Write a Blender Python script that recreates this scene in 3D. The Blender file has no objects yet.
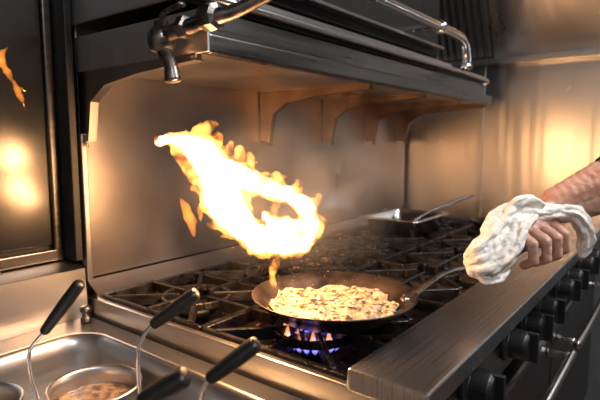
import bpy, bmesh, math, random
from mathutils import Vector, Matrix, noise
random.seed(7)
S = bpy.context.scene
COL = S.collection
S.view_settings.view_transform = 'Standard'

# ------------------------------------------------------------ materials
def new_mat(name):
    m = bpy.data.materials.new(name); m.use_nodes = True
    nt = m.node_tree
    return m, nt, nt.nodes["Principled BSDF"]

def pmat(name, col, metal=0.0, rough=0.5, var=0.0, scale=(8,8,8), bump=0.0, bscale=40, rvar=0.0, coat=0, col2=None, sss=0, detail=6, bmap=None, bdist=.003):
    m, nt, b = new_mat(name)
    b.inputs["Base Color"].default_value = (*col, 1)
    b.inputs["Metallic"].default_value = metal
    b.inputs["Roughness"].default_value = rough
    if coat: b.inputs["Coat Weight"].default_value = coat
    if sss:
        b.inputs["Subsurface Weight"].default_value = sss
        b.inputs["Subsurface Radius"].default_value = (1, .4, .2)
        b.inputs["Subsurface Scale"].default_value = 0.01
    tc = nt.nodes.new("ShaderNodeTexCoord")
    mp = nt.nodes.new("ShaderNodeMapping"); mp.inputs["Scale"].default_value = scale
    nt.links.new(tc.outputs["Object"], mp.inputs["Vector"])
    n = nt.nodes.new("ShaderNodeTexNoise"); n.inputs["Scale"].default_value = 1; n.inputs["Detail"].default_value = detail
    nt.links.new(mp.outputs["Vector"], n.inputs["Vector"])
    if var or col2:
        r = nt.nodes.new("ShaderNodeValToRGB")
        c2 = col2 if col2 else tuple(c*(1-var) for c in col)
        r.color_ramp.elements[0].position = .35; r.color_ramp.elements[1].position = .65
        r.color_ramp.elements[0].color = (*c2, 1); r.color_ramp.elements[1].color = (*col, 1)
        nt.links.new(n.outputs["Fac"], r.inputs["Fac"]); nt.links.new(r.outputs["Color"], b.inputs["Base Color"])
    if rvar:
        mr = nt.nodes.new("ShaderNodeMapRange")
        mr.inputs["From Min"].default_value=.3; mr.inputs["From Max"].default_value=.7
        mr.inputs["To Min"].default_value = max(.03, rough-rvar); mr.inputs["To Max"].default_value = min(1, rough+rvar)
        nt.links.new(n.outputs["Fac"], mr.inputs["Value"]); nt.links.new(mr.outputs["Result"], b.inputs["Roughness"])
    if bump:
        n2 = nt.nodes.new("ShaderNodeTexNoise"); n2.inputs["Scale"].default_value = bscale; n2.inputs["Detail"].default_value = 5
        if bmap:
            mp2 = nt.nodes.new("ShaderNodeMapping"); mp2.inputs["Scale"].default_value = bmap
            nt.links.new(tc.outputs["Object"], mp2.inputs["Vector"]); nt.links.new(mp2.outputs["Vector"], n2.inputs["Vector"])
            n2.inputs["Detail"].default_value = 2
        else:
            nt.links.new(tc.outputs["Object"], n2.inputs["Vector"])
        bp = nt.nodes.new("ShaderNodeBump"); bp.inputs["Strength"].default_value = bump; bp.inputs["Distance"].default_value = bdist
        nt.links.new(n2.outputs["Fac"], bp.inputs["Height"]); nt.links.new(bp.outputs["Normal"], b.inputs["Normal"])
    return m

def vol_mat(name, col, strength, col2=None, lo=0, nscale=30, stretch=(1,1,1)):
    m = bpy.data.materials.new(name); m.use_nodes = True
    nt = m.node_tree; nt.nodes.clear()
    o = nt.nodes.new("ShaderNodeOutputMaterial"); e = nt.nodes.new("ShaderNodeEmission")
    e.inputs["Color"].default_value = (*col, 1); e.inputs["Strength"].default_value = strength
    nt.links.new(e.outputs[0], o.inputs["Volume"])
    if col2:
        tc = nt.nodes.new("ShaderNodeTexCoord"); mp = nt.nodes.new("ShaderNodeMapping"); mp.inputs["Scale"].default_value = stretch
        n = nt.nodes.new("ShaderNodeTexNoise"); n.inputs["Scale"].default_value = nscale; n.inputs["Detail"].default_value = 3; n.inputs["Distortion"].default_value=.6
        nt.links.new(tc.outputs["Object"], mp.inputs["Vector"]); nt.links.new(mp.outputs["Vector"], n.inputs["Vector"])
        mr = nt.nodes.new("ShaderNodeMapRange"); mr.inputs["From Min"].default_value=.38; mr.inputs["From Max"].default_value=.62
        mr.inputs["To Min"].default_value=lo; mr.inputs["To Max"].default_value=strength
        nt.links.new(n.outputs["Fac"], mr.inputs["Value"]); nt.links.new(mr.outputs["Result"], e.inputs["Strength"])
        r = nt.nodes.new("ShaderNodeValToRGB"); r.color_ramp.elements[0].position=.38; r.color_ramp.elements[1].position=.62
        r.color_ramp.elements[0].color=(*col2,1); r.color_ramp.elements[1].color=(*col,1)
        nt.links.new(n.outputs["Fac"], r.inputs["Fac"]); nt.links.new(r.outputs["Color"], e.inputs["Color"])
        m.cycles.volume_step_rate = .2
    return m

def emis_mat(name, col, strength):
    m, nt, b = new_mat(name)
    b.inputs["Base Color"].default_value = (*col, 1)
    b.inputs["Emission Color"].default_value = (*col, 1); b.inputs["Emission Strength"].default_value = strength
    return m

STEEL   = pmat("brushed_steel", (.53,.52,.51), 1, .32, var=.05, scale=(1.5,1.5,500), rvar=.03)
SPLASH  = pmat("splash_steel", (.47,.43,.40), 1, .33, var=.28, scale=(3.5,3.5,2.5), rvar=.08, bump=.06, bscale=30)
BRKT    = pmat("bracket_steel", (.22,.15,.11), .9, .38, var=.4, scale=(12,12,12), rvar=.1)
WALLST  = pmat("wall_steel", (.62,.61,.60), 1, .31, var=.10, scale=(2,2,1), rvar=.05, bump=.35, bscale=1, bmap=(7,7,.6), bdist=.02)
SIDEST  = pmat("side_steel", (.60,.59,.58), 1, .42, var=.1, scale=(3,60,3), rvar=.05)
DSTEEL  = pmat("dark_steel", (.17,.16,.15), 1, .32, var=.25, scale=(3,3,60), rvar=.06)
RAILST  = pmat("rail_steel", (.48,.48,.48), 1, .29, var=.06, scale=(3,500,3), rvar=.04, bump=.1, bscale=8)
CHROME  = pmat("polished_steel", (.72,.71,.70), 1, .16)
CASTST  = pmat("cast_steel", (.24,.21,.19), 1, .34, var=.4, scale=(40,40,40), rvar=.12, bump=.2, bscale=120)
CASTIRON= pmat("cast_iron", (.013,.010,.008), .2, .40, var=.5, scale=(30,30,30), bump=.7, bscale=110, rvar=.2)
BLACKPL = pmat("black_plastic", (.010,.010,.010), 0, .38, bump=.1, bscale=200)
GLASS   = pmat("black_glass", (.008,.009,.010), 0, .22, rvar=.05, scale=(6,6,6))
BLACK   = pmat("blackened_steel", (.016,.015,.014), .3, .5, var=.4, scale=(20,20,20), bump=.3, bscale=90)
GREASE  = pmat("greasy_tray", (.03,.017,.010), .5, .35, var=.7, scale=(25,25,25), rvar=.2, bump=.8, bscale=50)
PANMAT  = pmat("carbon_steel_pan", (.14,.10,.08), .9, .36, var=.65, scale=(14,14,14), rvar=.12, bump=.1, bscale=60)
FOOD    = pmat("fried_food", (.56,.44,.30), 0, .40, scale=(45,45,45), col2=(.32,.19,.09), bump=.8, bscale=160)
CHUNK   = pmat("browned_pieces", (.18,.075,.026), 0, .35, scale=(80,80,80), col2=(.08,.032,.012), bump=.4, bscale=200)
CRUMB   = pmat("food_crumbs", (.35,.25,.14), 0, .5, col2=(.2,.12,.05))
SOUP    = pmat("brown_stock", (.30,.20,.12), 0, .25, scale=(60,60,60), col2=(.10,.06,.035), bump=.4, bscale=120)
SKIN    = pmat("skin", (.60,.36,.27), 0, .46, scale=(45,45,45), col2=(.49,.25,.18), bump=.4, bscale=220, sss=.15)
NAIL    = pmat("fingernail", (.70,.46,.38), 0, .3)
TOWEL   = pmat("towel_cotton", (.90,.85,.78), 0, .95, scale=(25,25,25), col2=(.80,.73,.64), bump=.7, bscale=500)
SLEEVE  = pmat("black_cotton", (.015,.014,.016), 0, .9, bump=.6, bscale=300)
PLASTER = pmat("grey_wall", (.10,.10,.10), 0, .7, var=.2)
WTILE   = pmat("white_wall", (.55,.55,.53), 0, .5, var=.1)
TILE    = pmat("quarry_tile", (.12,.06,.045), 0, .5, var=.4, scale=(4,4,4))
CEIL    = pmat("ceiling_paint", (.35,.34,.33), 0, .8, var=.1)
FIRECORE= vol_mat("fire_core", (1.0,.70,.38), 380, (1.0,.48,.13), 60, 30)
FIRE    = vol_mat("fire_envelope", (1.0,.40,.07), 130, (1.0,.26,.025), 16, 36)
FIREDIM = vol_mat("fire_thin", (1.0,.28,.03), 75)
GASBLUE = vol_mat("gas_flame", (.24,.20,1.0), 150)
GASOR   = vol_mat("gas_flame_orange", (1.0,.35,.12), 140)
SPARK   = emis_mat("ember", (1,.38,.08), 5)

# ------------------------------------------------------------ mesh helpers
def obj(name, me, mat, parent=None, smooth=False):
    o = bpy.data.objects.new(name, me); COL.objects.link(o)
    if mat: me.materials.append(mat)
    if smooth:
        for p in me.polygons: p.use_smooth = True
    if parent: o.parent = parent
    return o

def from_bm(name, bm, mat, parent=None, smooth=False):
    bmesh.ops.recalc_face_normals(bm, faces=bm.faces)
    me = bpy.data.meshes.new(name); bm.to_mesh(me); bm.free()
    return obj(name, me, mat, parent, smooth)

def empty(name, loc=(0,0,0)):
    e = bpy.data.objects.new(name, None); COL.objects.link(e); e.location = loc
    e.empty_display_size = .05
    return e

def bevel(o, w, seg=2):
    m = o.modifiers.new("bev", "BEVEL"); m.width = w; m.segments = seg; m.limit_method='ANGLE'
    return o

def add_box(bm, x0,x1,y0,y1,z0,z1):
    v = [bm.verts.new(p) for p in [(x0,y0,z0),(x1,y0,z0),(x1,y1,z0),(x0,y1,z0),(x0,y0,z1),(x1,y0,z1),(x1,y1,z1),(x0,y1,z1)]]
    for f in [(0,1,2,3),(4,5,6,7),(0,1,5,4),(1,2,6,5),(2,3,7,6),(3,0,4,7)]:
        bm.faces.new([v[i] for i in f])

def box(name, x0,x1,y0,y1,z0,z1, mat, bev=0, parent=None):
    bm = bmesh.new(); add_box(bm,x0,x1,y0,y1,z0,z1)
    o = from_bm(name,bm,mat,parent)
    if bev: bevel(o,bev)
    return o

def add_bar(bm, p0, p1, w, h, taper=.75):
    p0=Vector(p0); p1=Vector(p1); d=(p1-p0).normalized()
    s=Vector((-d.y,d.x,0)).normalized()*w/2; up=Vector((0,0,1))
    vs=[]
    for p in (p0,p1):
        vs += [bm.verts.new(p+s*taper), bm.verts.new(p-s*taper), bm.verts.new(p-s-up*h), bm.verts.new(p+s-up*h)]
    for f in [(0,1,2,3),(7,6,5,4),(0,4,5,1),(1,5,6,2),(2,6,7,3),(3,7,4,0)]:
        bm.faces.new([vs[i] for i in f])

def catmull(pts, n=8):
    P=[Vector(p) for p in pts]
    if len(P)<3: return [P[0].lerp(P[1],i/n) for i in range(n+1)]
    out=[]
    E=[P[0]*2-P[1]]+P+[P[-1]*2-P[-2]]
    for i in range(1,len(E)-2):
        for k in range(n):
            t=k/n; a,b,c,d=E[i-1],E[i],E[i+1],E[i+2]
            out.append(.5*((2*b)+(c-a)*t+(2*a-5*b+4*c-d)*t*t+(3*b-a-3*c+d)*t**3))
    out.append(P[-1]); return out

def sweep_bm(bm, pts, radii, seg=12, n=8, caps=True, flat=1.0, mod=None):
    path = catmull([(*p,) for p in pts], n)
    m=len(pts)-1
    if not hasattr(radii,'__len__'): radii=[radii]*len(pts)
    rr=[]
    for i in range(len(path)):
        t=i/(len(path)-1)*m; k=min(int(t),m-1); f=t-k
        rr.append(radii[k]*(1-f)+radii[k+1]*f)
    up=Vector((0,0,1)); prev=None; rings=[]; sl=0
    for i,p in enumerate(path):
        d=(path[min(i+1,len(path)-1)]-path[max(i-1,0)]).normalized()
        if i: sl+=(p-path[i-1]).length
        if prev is None:
            a=d.cross(up)
            if a.length<.1: a=d.cross(Vector((1,0,0)))
            a.normalize()
        else:
            a=(prev-d*prev.dot(d)).normalized()
        prev=a; b=d.cross(a)
        ring=[]
        for j in range(seg):
            th=2*math.pi*j/seg; r_=rr[i]*(mod(th,sl) if mod else 1)
            ring.append(bm.verts.new(p+(a*math.cos(th)+b*math.sin(th)*flat)*r_))
        rings.append(ring)
    for r0,r1 in zip(rings,rings[1:]):
        for j in range(seg):
            bm.faces.new([r0[j],r0[(j+1)%seg],r1[(j+1)%seg],r1[j]])
    if caps:
        bm.faces.new(rings[0]); bm.faces.new(rings[-1][::-1])

def sweep(name, pts, radii, mat, parent=None, seg=14, n=8, flat=1.0):
    bm=bmesh.new(); sweep_bm(bm,pts,radii,seg,n,True,flat)
    return from_bm(name,bm,mat,parent,True)

def lathe_bm(bm, prof, c=(0,0,0), seg=48, axis='z'):
    rings=[]
    for r,z in prof:
        ring=[]
        for j in range(seg):
            a=2*math.pi*j/seg
            if axis=='z': p=(c[0]+r*math.cos(a), c[1]+r*math.sin(a), c[2]+z)
            else: p=(c[0]+r*math.cos(a), c[1]+z, c[2]+r*math.sin(a))
            ring.append(bm.verts.new(p))
        rings.append(ring)
    for r0,r1 in zip(rings,rings[1:]):
        for j in range(seg):
            bm.faces.new([r0[j],r0[(j+1)%seg],r1[(j+1)%seg],r1[j]])
    for ring in (rings[0],rings[-1]):
        bm.faces.new(ring)

def lathe(name, prof, c, mat, parent=None, seg=48, axis='z', smooth=True):
    bm=bmesh.new(); lathe_bm(bm,prof,c,seg,axis)
    o=from_bm(name,bm,mat,parent,smooth)
    return o

def skin_remesh(o, me, mat, voxel, smooth):
    m=o.modifiers.new("r","REMESH"); m.mode='VOXEL'; m.voxel_size=voxel; m.use_smooth_shade=True
    if smooth:
        s=o.modifiers.new("s","SMOOTH"); s.iterations=smooth; s.factor=.5
    dg=bpy.context.evaluated_depsgraph_get()
    me2=bpy.data.meshes.new_from_object(o.evaluated_get(dg))
    o.modifiers.clear(); o.data=me2
    if not me2.materials: me2.materials.append(mat)
    return me2

_b=bmesh.new(); bmesh.ops.create_icosphere(_b,subdivisions=2,radius=1); _b.verts.ensure_lookup_table()
ICO_V=[v.co.copy() for v in _b.verts]; ICO_F=[[v.index for v in f.verts] for f in _b.faces]; _b.free()
def blob(name, chains, mat, voxel=.003, smooth=4, parent=None, disp=0, dscale=.03, disp2=0, dscale2=.01):
    VV=[]; FF_=[]
    for ch in chains:
        for (p0,r0),(p1,r1) in zip(ch,ch[1:]):
            L=(p1-p0).length; n=max(1,int(L/(max(min(r0,r1),.003)*.45)))
            for i in range(n+1):
                t=i/n; c=p0.lerp(p1,t); r=r0+(r1-r0)*t; b=len(VV)
                VV+=[(c.x+q.x*r,c.y+q.y*r,c.z+q.z*r) for q in ICO_V]
                FF_+=[(f[0]+b,f[1]+b,f[2]+b) for f in ICO_F]
    me=bpy.data.meshes.new(name); me.from_pydata(VV,[],FF_); me.update()
    o=obj(name,me,mat,parent,True)
    me2=skin_remesh(o,me,mat,voxel,smooth)
    if disp:
        me2.update()
        ns=[v.normal.copy() for v in me2.vertices]
        for v,nn in zip(me2.vertices,ns):
            d=noise.fractal(v.co/dscale,1.0,2.0,3)*disp
            if disp2: d+=noise.noise(v.co/dscale2)*disp2
            v.co+=nn*d
    for p in me2.polygons: p.use_smooth=True
    return o

V=Vector
# ------------------------------------------------------------ room shell
box("floor", -1.5,2.9,-2.2,1.5,-.96,-.92, TILE)
box("wall_back", -1.5,2.9,1.41,1.5,-.92,1.9, PLASTER)
box("wall_right", 2.66,2.8,-2.2,1.41,-.92,1.9, PLASTER)
box("reflector_wall_left", -1.6,-1.5,-2.2,1.5,-.92,1.9, WTILE)  # unseen pale wall, added so left-facing steel has something bright to reflect
box("ceiling", -1.5,2.9,-2.2,1.5,1.9,1.95, CEIL)

cl=empty("steel_wall_cladding")
box("sheet_1", 2.63,2.655,.86,1.40,-.1,.80, WALLST, .002, cl)
box("sheet_2", 2.63,2.655,.30,.855,-.1,.80, WALLST, .002, cl)
box("sheet_3", 2.63,2.655,-1.4,.295,-.1,.80, WALLST, .002, cl)
box("joint_strip_1", 2.622,2.632,.845,.87,-.1,.80, STEEL, .001, cl)

hd=empty("exhaust_hood")
box("lip", 2.56,2.625,-1.4,1.25,.775,.80, STEEL, .004, hd)
bm=bmesh.new()
v=[bm.verts.new(p) for p in [(2.62,-1.4,.80),(2.62,.80,.80),(2.30,.80,1.45),(2.30,-1.4,1.45)]]
bm.faces.new(v); from_bm("canopy_panel",bm,WALLST,hd)
bm=bmesh.new()
v=[bm.verts.new(p) for p in [(2.63,.80,.80),(2.63,1.255,.80),(2.33,1.255,1.45),(2.33,.80,1.45)]]
bm.faces.new(v); from_bm("filter_back",bm,DSTEEL,hd)
bm=bmesh.new()
for i in range(12):
    y=.82+i*.036
    p=[(2.60,y,.82),(2.60,y+.018,.82),(2.30,y+.018,1.42),(2.30,y,1.42)]
    q=[(a+.03,b,c+.01) for a,b,c in p]
    vs=[bm.verts.new(k) for k in p+q]
    for f in [(0,1,2,3),(4,5,6,7),(0,1,5,4),(1,2,6,5),(2,3,7,6),(3,0,4,7)]: bm.faces.new([vs[k] for k in f])
from_bm("baffle_slats",bm,STEEL,hd)

# ------------------------------------------------------------ gas range
RG=empty("gas_range")
X0,X1=.70,2.60
BS=empty("steel_backsplash")
box("back_sheet", X0,X1,1.262,1.30,.035,1.0, SPLASH, .003, BS)
box("side_flange", X0-.012,X0+.004,1.235,1.262,.035,.42, STEEL, .003, BS)
bm=bmesh.new()
vs=[bm.verts.new(p) for p in [(X0,1.262,.03),(X1,1.262,.03),(X1,1.215,.0),(X0,1.215,.0),(X0,1.215,-.06),(X1,1.215,-.06)]]
bm.faces.new([vs[0],vs[1],vs[2],vs[3]]); bm.faces.new([vs[3],vs[2],vs[5],vs[4]])
from_bm("rear_ledge",bm,SPLASH,RG)
box("body_side", X0-.005,X0+.012,.31,1.26,-.92,-.012, STEEL, .003, RG)
box("drip_tray", X0+.012,X1,.42,1.215,-.10,-.085, GREASE, 0, RG)
box("carcass", X0+.012,X1,.36,1.26,-.86,-.10, DSTEEL, 0, RG)
bm=bmesh.new()
add_box(bm,X0-.012,X1,.285,.432,-.018,.022)
bevel(from_bm("front_rail",bm,RAILST,RG),.005,3)
box("rail_end_bracket", X0-.004,X0+.03,.325,.425,-.12,-.018, STEEL, .004, RG)
box("control_panel", X0,X1,.325,.365,-.16,-.018, DSTEEL, .004, RG)
box("oven_door", X0+.04,X0+.96,.30,.36,-.75,-.18, DSTEEL, .01, RG)
box("oven_door_wide", X0+.98,X1-.03,.30,.36,-.75,-.18, DSTEEL, .01, RG)
for k,(a,b) in enumerate([(X0+.10,X0+.90),(X0+1.04,X1-.10)]):
    sweep("door_handle_%d"%(k+1), [(a,.30,-.225),(a,.245,-.225),(a+.03,.235,-.225),(b-.03,.235,-.225),(b,.245,-.225),(b,.30,-.225)], .012, CHROME, RG)
for k,x in enumerate([.82,.97,1.24,1.40,1.56,1.82,1.98,2.24,2.40]):
    bm=bmesh.new()
    lathe_bm(bm,[(.046,0),(.046,-.010),(.036,-.014),(.035,-.050),(.029,-.058)],(x,.325,-.082),28,'y')
    add_box(bm,x-.007,x+.007,.250,.275,-.117,-.047)
    o=from_bm("knob_%d"%(k+1),bm,BLACKPL,RG,False); bevel(o,.002)

def grate_mesh(w,d):
    bm=bmesh.new(); g=.004
    x0,x1,y0,y1=-w/2+g,w/2-g,-d/2+g,d/2-g
    for p,q in [((x0,y0),(x1,y0)),((x1,y0),(x1,y1)),((x1,y1),(x0,y1)),((x0,y1),(x0,y0))]:
        add_bar(bm,(*p,-.004),(*q,-.004),.018,.030)
    ri=.045
    for a in range(8):
        an=a*math.pi/4
        c,s=math.cos(an),math.sin(an)
        tx=(x1 if c>0 else -x0)/abs(c) if abs(c)>1e-3 else 9
        ty=y1/abs(s) if abs(s)>1e-3 else 9
        t=min(abs(tx),abs(ty))
        add_bar(bm,(ri*c,ri*s,0),(t*c,t*s,0),.014,.028)
    n=24
    for i in range(n):
        a0,a1=2*math.pi*i/n,2*math.pi*(i+1)/n; R=.088
        add_bar(bm,(R*math.cos(a0),R*math.sin(a0),-.003),(R*math.cos(a1),R*math.sin(a1),-.003),.012,.018)
    for x in (x0+.008,x1-.008):
        for y in (y0+.008,y1-.008):
            add_box(bm,x-.008,x+.008,y-.008,y+.008,-.085,-.02)
    bmesh.ops.recalc_face_normals(bm,faces=bm.faces)
    me=bpy.data.meshes.new("grate"); bm.to_mesh(me); bm.free(); me.materials.append(CASTIRON)
    return me
gw=(X1-X0-.02)/6; gd=.39
gm=grate_mesh(gw,gd)
bmn=bmesh.new()
lathe_bm(bmn,[(.030,-.083),(.030,-.06),(.050,-.055),(.055,-.045),(.052,-.036),(.030,-.032),(.012,-.031)],(0,0,0),32)
bmesh.ops.recalc_face_normals(bmn,faces=bmn.faces)
bme=bpy.data.meshes.new("burner"); bmn.to_mesh(bme); bmn.free(); bme.materials.append(BLACK)
for p in bme.polygons: p.use_smooth=True
cells=[]
for j in range(2):
    for i in range(6):
        cx=X0+.014+gw*(i+.5); cy=.434+gd*(j+.5)
        cells.append((cx,cy))
        o=bpy.data.objects.new("grate_%d"%(len(cells)),gm); COL.objects.link(o); o.location=(cx,cy,0); o.parent=RG; bevel(o,.002,1)
        o=bpy.data.objects.new("burner_%d"%(len(cells)),bme); COL.objects.link(o); o.location=(cx,cy,0); o.parent=RG
bm=bmesh.new()
for k in range(320):
    x=random.uniform(.74,1.7); y=random.uniform(.46,1.18); s=random.uniform(.002,.006)
    M=Matrix.Translation((x,y,-.084))@Matrix.Rotation(random.random()*6.28,4,'Z')@Matrix.Diagonal((s*random.uniform(1,2),s,s*.6,1))
    bmesh.ops.create_icosphere(bm,subdivisions=1,radius=1,matrix=M)
from_bm("spilled_scraps",bm,CHUNK,RG,True)

bx,by=cells[0]
bm=bmesh.new()
for k in range(20):
    a=2*math.pi*k/20; h=.036+.012*random.random()
    r0=.050; dx,dy=math.cos(a),math.sin(a)
    sweep_bm(bm,[(bx+dx*r0,by+dy*r0,-.045),(bx+dx*(r0+.010),by+dy*(r0+.010),-.03),(bx+dx*(r0+.010),by+dy*(r0+.010),-.045+h)],[.005,.0075,.0008],8,4)
from_bm("gas_flame_ring",bm,GASBLUE,RG,True)
bm=bmesh.new()
for k in range(12):
    a=2*math.pi*(k+.5)/12+.3; dx,dy=math.cos(a),math.sin(a); r0=.060
    sweep_bm(bm,[(bx+dx*r0,by+dy*r0,-.03),(bx+dx*(r0+.006),by+dy*(r0+.006),-.014),(bx+dx*(r0+.004),by+dy*(r0+.004),.014)],[.004,.008,.0008],8,4)
from_bm("gas_flame_tips",bm,GASOR,RG,True)

# ------------------------------------------------------------ overshelf with broiler
SH=empty("overhead_shelf")
YB=1.258
box("shelf_deck", X0,2.46,.78,YB,.585,.60, DSTEEL, .002, SH)
box("shelf_underside", X0+.01,2.44,.80,YB,.578,.586, SPLASH, 0, SH)
bm=bmesh.new()
add_box(bm,X0-.005,2.47,.758,.785,.572,.612)
bevel(from_bm("front_edge",bm,DSTEEL,SH),.006,3)
box("shelf_left_cheek", X0-.008,X0,.76,YB,.575,.66, SIDEST, .002, SH)
box("shelf_front_fascia", X0,2.44,.79,.80,.612,.665, DSTEEL, .003, SH)
sweep("guard_rail", [(X0-.01,.775,.685),(1.6,.775,.685),(2.38,.775,.685),(2.43,.79,.66)], .009, STEEL, SH)
yb=[(YB,.40),(YB,.585),(.80,.585),(.80,.566),(1.00,.555),(1.13,.538),(1.195,.50),(1.215,.40)]
for k,x in enumerate([X0+.005,1.40,1.80,2.16,2.50]):
    bm=bmesh.new()
    A=[bm.verts.new((x-.006,y,z)) for y,z in yb]; B=[bm.verts.new((x+.006,y,z)) for y,z in yb]
    bm.faces.new(A); bm.faces.new(B[::-1])
    for i in range(len(yb)):
        bm.faces.new([A[i],A[(i+1)%len(yb)],B[(i+1)%len(yb)],B[i]])
    from_bm("gusset_%d"%(k+1),bm,SPLASH if k==0 else BRKT,SH)
    bm=bmesh.new()
    path=yb[3:]+[(1.215,.385)]; hw=.011
    for (ya,za),(yc,zc) in zip(path,path[1:]):
        vs=[bm.verts.new(p) for p in [(x-hw,ya,za),(x+hw,ya,za),(x+hw,yc,zc),(x-hw,yc,zc)]]
        bm.faces.new(vs)
    bmesh.ops.remove_doubles(bm,verts=bm.verts,dist=.0005)
    o=from_bm("gusset_flange_%d"%(k+1),bm,SPLASH if k==0 else BRKT,SH)
    sm=o.modifiers.new("s","SOLIDIFY"); sm.thickness=.003

BR=empty("salamander_broiler")
box("housing", X0-.004,2.06,.86,YB,.69,1.25, DSTEEL, .008, BR)
box("housing_side_panel", X0-.012,X0-.004,.80,YB,.69,1.25, SIDEST, .003, BR)
box("front_opening", X0+.05,2.02,.845,.865,.74,.98, BLACK, .004, BR)
box("drip_lip", X0+.02,2.06,.80,.86,.700,.715, STEEL, .003, BR)
box("grid_rack", X0+.06,2.0,.81,.845,.765,.775, STEEL, .002, BR)
for k,(x) in enumerate((X0+.1,1.35,1.98)):
    box("foot_%d"%(k+1), x-.02,x+.02,.90,.94,.600,.69, DSTEEL, .003, BR)
HZ=.795
sweep("grid_handle", [(1.0,.72,HZ),(1.4,.72,HZ),(1.72,.72,HZ),(1.88,.72,HZ),(1.96,.72,HZ-.012),(1.995,.72,HZ-.05),(2.005,.72,.70)], .017, CHROME, BR)
lathe("handle_tip", [(.018,0),(.021,-.003),(.021,-.02),(.017,-.024)], (2.005,.72,.702), CHROME, BR, 24)
lathe("handle_collar", [(.017,0),(.024,.002),(.024,.03),(.017,.032)], (0,0,0), CHROME, BR, 24).matrix_local = Matrix.Translation((1.72,.72,HZ)) @ Matrix.Rotation(math.pi/2,4,'Y')
for k,x in enumerate((1.12,1.70)):
    sweep("handle_post_%d"%(k+1), [(x,.72,HZ),(x,.78,HZ),(x,.86,HZ)], .010, CHROME, BR)

GV=empty("pot_filler_tap")
PX=.650
sweep("arm", [(PX+.05,.60,.66),(PX+.02,.66,.632),(PX,.70,.622),(PX,.78,.614),(PX,.845,.610)], [.012,.013,.015,.014,.016], CASTST, GV)
lathe("elbow_body", [(.012,-.030),(.022,-.026),(.027,-.012),(.027,.008),(.020,.016),(.014,.020),(.014,.030),(.006,.034)], (PX,.848,.605), CASTST, GV, 24)
sweep("outlet", [(PX,.848,.60),(PX,.838,.575),(PX,.822,.55),(PX,.815,.518)], [.018,.014,.013,.017], CASTST, GV)
lathe("joint_collar", [(.014,0),(.024,.003),(.026,.018),(.024,.034),(.014,.037)], (PX,.685,.624), CASTST, GV, 8, 'y', False)
lathe("joint_nut", [(.014,0),(.022,.003),(.022,.020),(.014,.023)], (PX,.765,.615), CASTST, GV, 6, 'y', False)
sweep("lever", [(PX,.848,.632),(PX-.005,.83,.648),(PX-.01,.77,.655)], [.007,.006,.009], CASTST, GV, flat=.6)

# ------------------------------------------------------------ left oven (set back from the range)
OV=empty("convection_oven")
GY=1.315
box("casing", -.6,.665,GY+.012,1.40,.11,1.6, BLACK, .004, OV)
box("glass_door", -.5,.64,GY,GY+.012,.13,1.5, GLASS, .004, OV)
box("door_frame", .640,.662,GY-.012,GY+.02,.11,1.6, DSTEEL, .004, OV)
box("side_filler", .664,.684,1.245,1.40,.09,1.6, BLACK, .003, OV)
box("bottom_trim", -.6,.663,GY-.012,GY+.012,.088,.118, DSTEEL, .003, OV)

# ------------------------------------------------------------ bain marie
BM=empty("bain_marie")
def rrect(x0,x1,y0,y1,r,z,n=8):
    pts=[]
    for cx,cy,a0 in [(x1-r,y1-r,0),(x0+r,y1-r,90),(x0+r,y0+r,180),(x1-r,y0+r,270)]:
        for i in range(n+1):
            a=math.radians(a0+90*i/n); pts.append((cx+r*math.cos(a),cy+r*math.sin(a),z))
    return pts
loops=[rrect(-.3,.684,.12,1.235,.004,-.14), rrect(-.3,.684,.12,1.235,.004,-.062), rrect(-.297,.681,.123,1.232,.004,-.058),
       rrect(-.20,.640,.20,1.150,.085,-.058), rrect(-.195,.636,.205,1.146,.082,-.054), rrect(-.185,.628,.215,1.138,.078,-.055),
       rrect(-.178,.620,.222,1.130,.075,-.064), rrect(-.17,.612,.23,1.122,.075,-.09), rrect(-.16,.602,.24,1.112,.07,-.25), rrect(-.12,.56,.28,1.07,.06,-.275)]
bm=bmesh.new(); L=[[bm.verts.new(p) for p in l] for l in loops]
for a,b in zip(L,L[1:]):
    for i in range(len(a)): bm.faces.new([a[i],a[(i+1)%len(a)],b[(i+1)%len(a)],b[i]])
bm.faces.new(L[-1])
o=from_bm("well",bm,STEEL,BM,True)
bm=bmesh.new()
v=[bm.verts.new(p) for p in [(-.3,1.235,-.06),(.684,1.235,-.06),(.684,1.241,.07),(-.3,1.241,.07),(-.3,1.30,.084),(.684,1.30,.084)]]
bm.faces.new([v[0],v[1],v[2],v[3]]); bm.faces.new([v[3],v[2],v[5],v[4]])
o=from_bm("rear_upstand",bm,STEEL,BM)
box("stand", -.28,.68,.14,1.23,-.92,-.30, DSTEEL, .005, BM)
lathe("drain_knob", [(.013,0),(.013,.012),(.009,.016),(.009,.026),(.014,.030),(.014,.040),(.008,.044)], (.652,1.19,-.058), DSTEEL, BM, 24)

def can(c, r=.085):
    e=empty("bain_marie_pot")
    x,y=c; zt=-.082
    lathe("pot_body", [(.01,-.185),(r-.006,-.185),(r-.002,-.18),(r,-.02),(r+.004,-.004),(r+.006,0),(r+.002,.003),(r-.003,-.003),(r-.005,-.02),(r-.008,-.17),(.01,-.172)], (x,y,zt), STEEL, e)
    bm=bmesh.new()
    n=20; N=40
    rings=[]
    for i in range(1,n+1):
        rr=(r-.006)*i/n
        rings.append([bm.verts.new((x+rr*math.cos(2*math.pi*j/N),y+rr*math.sin(2*math.pi*j/N),zt-.035+.004*noise.noise(V((x+rr*math.cos(2*math.pi*j/N),y+rr*math.sin(2*math.pi*j/N),0))*60))) for j in range(N)])
    c0=bm.verts.new((x,y,zt-.035))
    for j in range(N): bm.faces.new([c0,rings[0][j],rings[0][(j+1)%N]])
    for a,b in zip(rings,rings[1:]):
        for j in range(N): bm.faces.new([a[j],a[(j+1)%N],b[(j+1)%N],b[j]])
    from_bm("stock",bm,SOUP,e,True)
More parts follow.
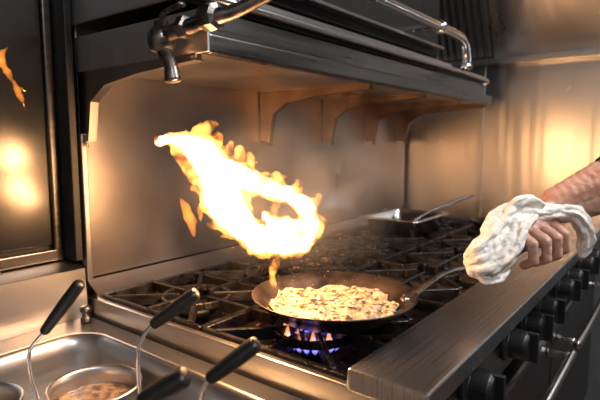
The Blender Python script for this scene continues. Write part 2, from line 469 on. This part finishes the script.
for c in [(.511,.912),(.325,1.02),(.44,.64),(.41,.455)]: can(c)

def ladle(tip, hb, wire, hr=.0145, flat=.75):
    e=empty("ladle")
    tip=V(tip); hb=V(hb); d=(hb-tip)
    sweep("handle",[tip,tip+d*.06,tip+d*.35,tip+d*.7,tip+d*.95,hb],[hr*.6,hr*1.0,hr*1.05,hr*.95,hr*.8,hr*.5],BLACKPL,e,16,6,flat)
    pts=[tip+d*.9,hb]+[V(w) for w in wire]
    sweep("shank",pts,.0035,CHROME,e,10,8)
    w=V(wire[-1])
    lathe("bowl",[(.004,-.022),(.018,-.018),(.026,-.008),(.028,.004),(.0265,.004),(.024,-.007),(.016,-.0155),(.003,-.019)],(w.x,w.y,w.z+.01),CHROME,e,24)
ladle((.482,.891,.138),(.43,.94,.043),[(.411,.958,.008),(.408,.952,-.041),(.412,.935,-.10),(.395,.90,-.22)],.0155)
ladle((.549,.641,.148),(.497,.697,.093),[(.484,.71,.068),(.477,.711,.031),(.473,.703,-.04),(.455,.67,-.21)],.0155)
ladle((.511,.469,.116),(.463,.522,.063),[(.455,.528,.031),(.450,.520,-.03),(.43,.49,-.21)],.0155)
ladle((.421,.515,.088),(.379,.564,.052),[(.372,.56,.02),(.375,.53,-.04),(.385,.47,-.21)],.018)

# ------------------------------------------------------------ frying pan
PC=V((.910,.605,0)); ZR=.066; R=.182
FP=empty("frying_pan")
lathe("pan_body",[(.01,-.047),(.120,-.047),(.130,-.043),(.160,-.018),(R-.003,-.001),(R,0),(R+.001,.0015),(R-.001,.0025),(R-.004,.0015),(.157,-.016),(.128,-.039),(.118,-.043),(.01,-.043)],(PC.x,PC.y,ZR),PANMAT,FP,96)
T=V((1.105,.362,.13)); Hc=V((1.25,.27,.158))
hd_=(V((T.x,T.y,0))-V((PC.x,PC.y,0))).normalized()
P0=V((PC.x,PC.y,0))+hd_*(R-.03)
sweep("pan_handle",[(P0.x,P0.y,ZR-.02),(P0.x+hd_.x*.035,P0.y+hd_.y*.035,ZR+.003),(T.x-.04,T.y+.05,.112),tuple(T),(1.18,.315,.146),tuple(Hc),(1.29,.245,.165)],[.016,.010,.008,.0085,.010,.011,.010],CASTST,FP,14,8,.55)
bm=bmesh.new()
for s in (-.012,.012):
    q=V((PC.x,PC.y,ZR-.012))+hd_*(R-.022)+V((-hd_.y,hd_.x,0))*s
    bmesh.ops.create_uvsphere(bm,u_segments=12,v_segments=8,radius=.005,matrix=Matrix.Translation(q))
from_bm("handle_rivets",bm,CHROME,FP,True)

# food
bm=bmesh.new()
N=110; rings=[]; FRD=.146
def wallz(r):
    return -.043 if r<.12 else (-.041+(r-.12)*(.025/.037))
def fz(x,y,r):
    h=.013*(1-(r/FRD)**2)+.003 + .016*noise.fractal(V((x,y,1))*22,1,2,3)+.007*noise.fractal(V((x,y,1))*90,1,2,2)
    return ZR+wallz(r)+max(.0025,h)
for i in range(1,45):
    rr=FRD*i/44
    ring=[]
    for j in range(N):
        a=2*math.pi*j/N; q=rr*(1-.20*abs(noise.noise(V((math.cos(a)*2.5,math.sin(a)*2.5,3))))*i/44); x=PC.x+q*math.cos(a); y=PC.y+q*math.sin(a)
        ring.append(bm.verts.new((x,y,fz(x,y,q) if i<44 else ZR+wallz(q)+.001)))
    rings.append(ring)
c0=bm.verts.new((PC.x,PC.y,fz(PC.x,PC.y,0)))
for j in range(N): bm.faces.new([c0,rings[0][j],rings[0][(j+1)%N]])
for a,b in zip(rings,rings[1:]):
    for j in range(N): bm.faces.new([a[j],a[(j+1)%N],b[(j+1)%N],b[j]])
def scatter(cnt,smin,smax,el,sub):
    for k in range(cnt):
        a=random.random()*6.283; rr=(FRD-.012)*math.sqrt(random.random())
        x=PC.x+rr*math.cos(a); y=PC.y+rr*math.sin(a); s=random.uniform(smin,smax)
        M=Matrix.Translation((x,y,fz(x,y,rr)+s*.2))@Matrix.Rotation(random.random()*6.28,4,'Z')@Matrix.Rotation(random.uniform(-.5,.5),4,'X')@Matrix.Diagonal((s*random.uniform(1,el),s,s*.55,1))
        bmesh.ops.create_icosphere(bm,subdivisions=sub,radius=1,matrix=M)
scatter(380,.003,.0065,2.6,2)
nf=len(bm.faces)
scatter(75,.002,.0055,2.0,2)
bm.faces.ensure_lookup_table()
for i in range(nf,len(bm.faces)): bm.faces[i].material_index=1
o=from_bm("stir_fried_food",bm,FOOD,FP,True); o.data.materials.append(CHUNK)
bm=bmesh.new()
for k in range(150):
    a=random.random()*6.283; rr=.17*math.sqrt(random.random())
    p=V((PC.x+.05+rr*math.cos(a),PC.y+.05+rr*math.sin(a),ZR+.005+abs(random.gauss(0,.05))))
    s=random.uniform(.0005,.0013)
    bmesh.ops.create_icosphere(bm,subdivisions=1,radius=1,matrix=Matrix.Translation(p)@Matrix.Diagonal((s*1.5,s,s,1)))
from_bm("tossed_crumbs",bm,CRUMB,FP,True)

# ------------------------------------------------------------ flambe flame
FD=V((.792,.610,0)); RD=V((.610,-.792,0)); OF=V((.800,.768,.296)); K=1/459
def fl(u,v,r,d=0):
    return (OF+RD*((u-245)*K)+V((0,0,(190-v)*K))+FD*d, r*K)
body=[
 [fl(161,143,3,-.02),fl(174,140,8,-.01),fl(189,145,14),fl(203,154,20,.01),(fl(214,173,22,.01)),fl(228,197,20,.0),fl(240,224,17,-.01),fl(262,243,16,-.01),fl(292,244,15,0)],
 [fl(222,170,16,0),fl(240,178,15,.01),fl(262,187,12,.02),fl(288,197,10,.02),fl(307,209,11,.01),fl(313,228,11,0),fl(302,246,11,-.01),fl(284,252,9,-.01)],
 [fl(208,180,10,-.02),fl(214,205,10,-.02),fl(226,224,9,-.01),fl(240,236,8,0)],
 [fl(264,214,2,0),fl(270,226,9,.01),fl(284,228,11,.01),fl(300,228,10,0)],
]
licks=[
 [fl(282,252,6,0),fl(276,264,5,0),fl(272,276,4,0),fl(273,290,2,0)],
 [fl(190,144,10,0),fl(202,132,8,0),fl(215,124,4,.01)],
 [fl(213,152,9,0),fl(226,156,6,0),fl(231,143,3,0)],
 [fl(170,142,5,0),fl(181,157,6,0),fl(191,172,7,0),fl(205,184,8,0)],
 [fl(240,176,7,0),fl(250,164,4,0),fl(252,154,2,0)],
 [fl(228,168,8,0),fl(238,158,5,.01),fl(240,148,2,.01)],
 [fl(276,196,4,0),fl(277,206,5,0),fl(274,218,5,0)],
 [fl(310,212,6,0),fl(318,204,4,0),fl(319,196,1.5,0)],
 [fl(268,186,6,0),fl(276,178,4,0),fl(286,176,2,0)],
 [fl(290,196,6,0),fl(297,188,3.5,0),fl(298,181,1.5,0)],
 [fl(204,200,6,0),fl(198,212,4,0),fl(200,222,1.5,0)],
]
rim=[(165,143),(172,137),(183,132),(200,130),(222,150),(234,165),(246,172),(262,178),(280,186),(298,194),(316,206),(320,222),(318,240),(306,256),
     (290,262),(270,258),(252,254),(234,242),(218,226),(206,208),(198,192),(188,176),(176,160),(236,176),(212,138)]
for k,(u,v) in enumerate(rim):
    for rep in range(2):
        du=random.uniform(-4,4); ang=random.uniform(-.8,.8)
        cx,cy=245,200
        ox,oy=(u-cx)/60,(v-cy)/60
        ox+= -.35; oy+= -.6
        l=math.hypot(ox,oy)+.01; ox/=l; oy/=l
        ca,sa=math.cos(ang),math.sin(ang); ox,oy=ox*ca-oy*sa,ox*sa+oy*ca
        L1=random.uniform(6,17); b=random.uniform(-.8,.8); dd=random.uniform(-.02,.02)
        ix,iy=u+(cx-u)*.12+du, v+(cy-v)*.12
        licks.append([fl(ix,iy,random.uniform(4,7),dd*.4),fl(ix+ox*L1*.5,iy+oy*L1*.5,random.uniform(2.4,4.2),dd*.8),fl(ix+ox*L1*.85-oy*b*L1*.5,iy+oy*L1*.85+ox*b*L1*.5,1.8,dd),fl(ix+ox*L1*.95-oy*b*L1,iy+oy*L1*.95+ox*b*L1,.7,dd)])
FF=empty("flambe_flame")
blob("flame_envelope",body+licks,FIRE,.0025,2,FF,.008,.036,.003,.016)
core=[[(p,r*.76) for p,r in c] for c in body]
blob("flame_core",core,FIRECORE,.0028,2,FF,.007,.024,.002,.012)
blob("flame_lick",[[fl(180,200,1.5),fl(184,208,4.5),fl(188,218,6),(fl(191,228,4)),fl(192,238,1)],[fl(186,214,4),fl(192,220,3),fl(196,224,1)]],FIREDIM,.002,1,FF,.003,.02)
W0=V((.47,1.12,.52))  # floating fire tongue modelled in place of the flame's reflection in the oven glass
def wl(a,b,r): return (W0+RD*a+V((0,0,b)),r)
blob("flame_reflection_wisp",[[wl(.008,.072,.0015),wl(-.006,.062,.006),wl(-.012,.047,.010),wl(-.002,.027,.007),wl(.012,.005,.005),wl(.022,-.015,.006),wl(.030,-.04,.004),wl(.036,-.058,.0012)],[wl(-.016,.045,.006),wl(-.022,.055,.003),wl(-.020,.065,.001)],[wl(.022,-.015,.005),wl(.030,-.012,.003),wl(.036,-.018,.001)]],FIREDIM,.002,1,FF,.005,.02)
bm=bmesh.new()
for k in range(40):
    p=V((.85,.68,.10))+V((random.gauss(.1,.12),random.gauss(.05,.09),abs(random.gauss(0,.07))))
    bmesh.ops.create_icosphere(bm,subdivisions=1,radius=random.uniform(.0003,.0008),matrix=Matrix.Translation(p))
from_bm("sparks",bm,SPARK,FF)

# smoke: soft-edged scattering plume (density fades to nothing at its border)
sm=bpy.data.materials.new("smoke"); sm.use_nodes=True; nt=sm.node_tree; nt.nodes.clear()
o_=nt.nodes.new("ShaderNodeOutputMaterial"); vs_=nt.nodes.new("ShaderNodeVolumeScatter"); vs_.inputs["Color"].default_value=(.9,.88,.86,1); vs_.inputs["Anisotropy"].default_value=.2
tc_=nt.nodes.new("ShaderNodeTexCoord"); n_=nt.nodes.new("ShaderNodeTexNoise"); n_.inputs["Scale"].default_value=2.4; n_.inputs["Detail"].default_value=4; n_.inputs["Distortion"].default_value=1.0
mr_=nt.nodes.new("ShaderNodeMapRange"); mr_.inputs["From Min"].default_value=.36; mr_.inputs["From Max"].default_value=.70; mr_.inputs["To Max"].default_value=1.7
ln_=nt.nodes.new("ShaderNodeVectorMath"); ln_.operation='LENGTH'
fo_=nt.nodes.new("ShaderNodeMapRange"); fo_.interpolation_type='SMOOTHSTEP'; fo_.inputs["From Min"].default_value=.25; fo_.inputs["From Max"].default_value=.97; fo_.inputs["To Min"].default_value=1; fo_.inputs["To Max"].default_value=0
mu_=nt.nodes.new("ShaderNodeMath"); mu_.operation='MULTIPLY'
nt.links.new(tc_.outputs["Object"],n_.inputs["Vector"]); nt.links.new(tc_.outputs["Object"],ln_.inputs[0]); nt.links.new(ln_.outputs["Value"],fo_.inputs["Value"])
nt.links.new(n_.outputs["Fac"],mr_.inputs["Value"]); nt.links.new(mr_.outputs["Result"],mu_.inputs[0]); nt.links.new(fo_.outputs["Result"],mu_.inputs[1])
nt.links.new(mu_.outputs[0],vs_.inputs["Density"]); nt.links.new(vs_.outputs[0],o_.inputs["Volume"])
sm.cycles.volume_step_rate=1.0
bm=bmesh.new()
bmesh.ops.create_icosphere(bm,subdivisions=4,radius=1)
o=from_bm("smoke_plume",bm,sm,FF,True); o.location=(1.12,.84,.27); o.scale=(.46,.36,.28)

# ------------------------------------------------------------ cook's arm and hand
HS=1.25
d=V((.823,-.522,.16)).normalized()
n=(-FD - d*(-FD).dot(d)).normalized()
w=d.cross(n)
if w.z<0: w=-w
def G(p,q,r): return Hc+(d*p+n*q+w*r)*HS
Wr=G(.078,-.012,.062)
El=V((1.47,.00,.375))
chains=[]
for i,(p,sc) in enumerate([(-.042,.96),(-.015,1.05),(.012,1.0),(.037,.84)]):
    rr=.0098*(1 if i<3 else .88)
    mcp=G(p,.008,.036); pip=G(p-.004,.008+.036*sc,.020); dip=G(p-.003,.006+.034*sc,-.012*sc); tp=G(p,.010,-.026*sc)
    chains.append([(mcp,rr*1.12),(pip,rr*1.04),(pip.lerp(dip,.5),rr*.94),(dip,rr*.97),(tp,rr*.85)])
    chains.append([(mcp,rr*1.15),(mcp.lerp(Wr,.5)+w*.004,.0155),(Wr+d*((p)*.35),.021)])
chains.append([(G(.02,-.018,.03),.017),(G(.05,-.02,.055),.019),(Wr,.022)])
chains.append([(G(.045,-.028,.06),.016),(G(.0,-.036,.040),.0145),(G(-.035,-.028,.026),.012),(G(-.062,-.014,.022),.0105),(G(-.078,-.006,.020),.009)])
chains=[[(p_,r_*HS*.97) for p_,r_ in c] for c in chains]
A1=Wr.lerp(El,.35); A2=Wr.lerp(El,.7)
sd=(El-Wr).normalized().cross(n).normalized()
for k in (-1,1):
    chains.append([(Wr+sd*.013*k,.035),(A1+sd*.019*k,.047),(A2+sd*.020*k,.050),(El,.054)])
AR=empty("cook_arm")
blob("hand_and_forearm",chains,SKIN,.0026,4,AR,.0012,.012)
bm=bmesh.new()
for p,sc in [(-.042,.96),(-.015,1.05),(.012,1.0),(.037,.84)]:
    c=G(p-.001,.0205,-.0265*sc)
    M=Matrix.Translation(c)@Matrix((( d.x,n.x,w.x,0),(d.y,n.y,w.y,0),(d.z,n.z,w.z,0),(0,0,0,1)))@Matrix.Diagonal((.006,.006,.0035,1))
    bmesh.ops.create_icosphere(bm,subdivisions=2,radius=1,matrix=M)
from_bm("fingernails",bm,NAIL,AR,True)
Sh=V((1.54,-.30,.60))
C0=Wr.lerp(El,.40)
bm=bmesh.new()
sweep_bm(bm,[C0,Wr.lerp(El,.44),Wr.lerp(El,.54),Wr.lerp(El,.77),El,El.lerp(Sh,.3),El.lerp(Sh,.7),Sh],[.070,.073,.073,.075,.078,.079,.081,.088],32,10,True)
for v_ in bm.verts:
    v_.co+=V((noise.noise(v_.co*25),noise.noise(v_.co*25+V((5,0,0))),noise.noise(v_.co*25+V((0,7,0)))))*.007
from_bm("sleeve",bm,SLEEVE,AR,True)

# towel
def pleat(k1,tw1,a1,k2,tw2,a2,ph=0):
    def f(th,s):
        u=abs(math.sin(k1*th/2+tw1*s+ph+1.3*noise.noise(V((s*22+ph,math.cos(th),math.sin(th))))))
        w_=abs(math.sin(k2*th/2+tw2*s+ph*2))
        return 1-a1*(1-u)**1.5*1.6-a2*(1-w_)**2+.14*noise.noise(V((math.cos(th)*1.2,math.sin(th)*1.2,s*35+ph)))
    return f
bm=bmesh.new()
def tsw(pts,radii,f,flat=1.0):
    sweep_bm(bm,[G(*p) for p in pts],[r*1.16 for r in radii],72,10,True,flat,f)
tsw([(-.160,0,-.002),(-.148,.004,.0),(-.125,.008,.006),(-.100,.008,.014),(-.075,.004,.026),(-.045,0,.040),(-.03,0,.045)],[.012,.028,.035,.038,.036,.029,.012],pleat(5,16,.25,9,-22,.14,.5))
tsw([(-.105,-.005,.030),(-.080,-.006,.052),(-.05,-.008,.066),(-.015,-.004,.070),(.015,.004,.060),(.045,.014,.056),(.075,.022,.050)],[.016,.028,.029,.023,.018,.018,.016],pleat(5,24,.28,7,-30,.17,1.9))
tsw([(-.130,.028,-.010),(-.105,.034,.004),(-.075,.032,.024),(-.045,.024,.050),(-.01,.018,.060)],[.010,.015,.017,.016,.010],pleat(4,30,.28,7,-20,.17,3.1),.8)
tsw([(.050,.016,.060),(.072,.026,.050),(.086,.030,.026),(.090,.030,.0),(.084,.028,-.022),(.076,.026,-.036)],[.016,.024,.025,.023,.018,.009],pleat(5,20,.30,8,-14,.17,4.0),.7)
tsw([(-.150,.006,-.012),(-.13,.014,-.026),(-.105,.016,-.028),(-.080,.012,-.022)],[.010,.015,.015,.009],pleat(4,30,.28,7,-20,.17,5.1),.8)
tsw([(-.160,.004,.022),(-.142,.012,.034),(-.115,.016,.048),(-.085,.010,.064)],[.006,.014,.016,.010],pleat(3,30,.28,7,-20,.17,.1),.8)
tsw([(-.06,.0,.080),(-.035,.006,.092),(-.005,.006,.090),(.02,.010,.074)],[.006,.014,.014,.008],pleat(3,30,.28,7,-20,.17,2.1),.8)
bmesh.ops.recalc_face_normals(bm,faces=bm.faces)
me=bpy.data.meshes.new("towel"); bm.to_mesh(me); bm.free()
o=obj("kitchen_towel",me,TOWEL,None,True)
me2=skin_remesh(o,me,TOWEL,.0022,1)
for p in me2.polygons: p.use_smooth=True
ns=[v_.normal.copy() for v_ in me2.vertices]
for v_,nn in zip(me2.vertices,ns): v_.co+=nn*(noise.fractal(v_.co/.018,1,2,3)*.003)

# ------------------------------------------------------------ items on back of range
HP=empty("hotel_pan")
def ring_loops(name,loops,mat,parent,loc,rot=0):
    bm=bmesh.new(); L=[[bm.verts.new(p) for p in l] for l in loops]
    for a,b in zip(L,L[1:]):
        for i in range(len(a)): bm.faces.new([a[i],a[(i+1)%len(a)],b[(i+1)%len(a)],b[i]])
    bm.faces.new(L[-1]); o=from_bm(name,bm,mat,parent,True); o.location=loc; o.rotation_euler=(0,0,rot)
    s=o.modifiers.new("s","SOLIDIFY"); s.thickness=.002
    return o
ring_loops("tray",[rrect(-.18,.18,-.14,.14,.02,.066),rrect(-.178,.178,-.138,.138,.02,.072),rrect(-.160,.160,-.120,.120,.02,.072),rrect(-.155,.155,-.115,.115,.02,.066),rrect(-.15,.15,-.11,.11,.02,.002)],CHROME,HP,(2.08,1.00,.002),0)
sweep("serving_tongs_arm_1",[(2.06,.98,.03),(2.16,.92,.085),(2.27,.85,.125),(2.36,.79,.150)],[.012,.007,.007,.009],CASTST,HP,10,6,.6)
sweep("serving_tongs_arm_2",[(2.10,1.0,.03),(2.20,.945,.075),(2.30,.87,.112),(2.36,.80,.148)],[.012,.007,.007,.009],CASTST,HP,10,6,.6)
SK=empty("skillet")
lathe("skillet_body",[(.01,.0),(.09,.0),(.095,.003),(.12,.035),(.121,.037),(.117,.037),(.092,.006),(.01,.004)],(2.38,.68,.001),PANMAT,SK,48)
sweep("skillet_handle",[(2.36,.57,.03),(2.345,.51,.08),(2.33,.46,.13),(2.32,.41,.165)],[.012,.010,.011,.012],BLACKPL,SK,12,8,.6)

# ------------------------------------------------------------ lights
def area(name,loc,target,size,energy,col):
    l=bpy.data.lights.new(name,'AREA'); l.shape='RECTANGLE'; l.size=size[0]; l.size_y=size[1]; l.energy=energy; l.color=col
    o=bpy.data.objects.new(name,l); COL.objects.link(o); o.location=loc
    o.rotation_euler=(V(target)-V(loc)).to_track_quat('-Z','Y').to_euler(); return o
def point(name,loc,energy,col,rad=.04):
    l=bpy.data.lights.new(name,'POINT'); l.energy=energy; l.color=col; l.shadow_soft_size=rad
    o=bpy.data.objects.new(name,l); COL.objects.link(o); o.location=loc; return o
area("ceiling_light_cook",(1.3,-.7,1.85),(1.2,.3,0),(1.2,.5),48,(.96,.98,1))
area("fill_light_left",(-.5,-.9,1.85),(-.6,.0,0),(1.0,.4),28,(.9,.95,1))  # added unseen fill lamp for the left wall and left-facing steel
area("fill_light_right_wall",(1.75,-.9,1.8),(2.6,-.1,.7),(.5,.5),26,(.98,.98,1))  # added fill lamp brightening the right wall and hood, no known fixture
pt=fl(210,165,1)[0]; point("flame_glow_upper",pt,8.5,(1,.50,.21),.035)
pt=fl(236,215,1)[0]; point("flame_glow_middle",pt,6.5,(1,.50,.21),.03)
pt=fl(295,240,1)[0]; point("flame_glow_lower",pt,4,(1,.50,.21),.025)
wd=bpy.data.worlds.new("kitchen_world"); S.world=wd; wd.use_nodes=True
wd.node_tree.nodes["Background"].inputs[0].default_value=(.6,.62,.7,1); wd.node_tree.nodes["Background"].inputs[1].default_value=.11

# ------------------------------------------------------------ camera
cam=bpy.data.cameras.new("camera"); co=bpy.data.objects.new("camera",cam); COL.objects.link(co)
co.location=(0,0,.40)
pt_=math.radians(6.6)
dirv=FD.normalized()*math.cos(pt_)+V((0,0,-math.sin(pt_)))
co.rotation_euler=dirv.to_track_quat('-Z','Y').to_euler()
cam.sensor_width=36; cam.lens=30.3; cam.clip_start=.01
cam.dof.use_dof=True; cam.dof.focus_distance=1.12; cam.dof.aperture_fstop=3.6
S.camera=co
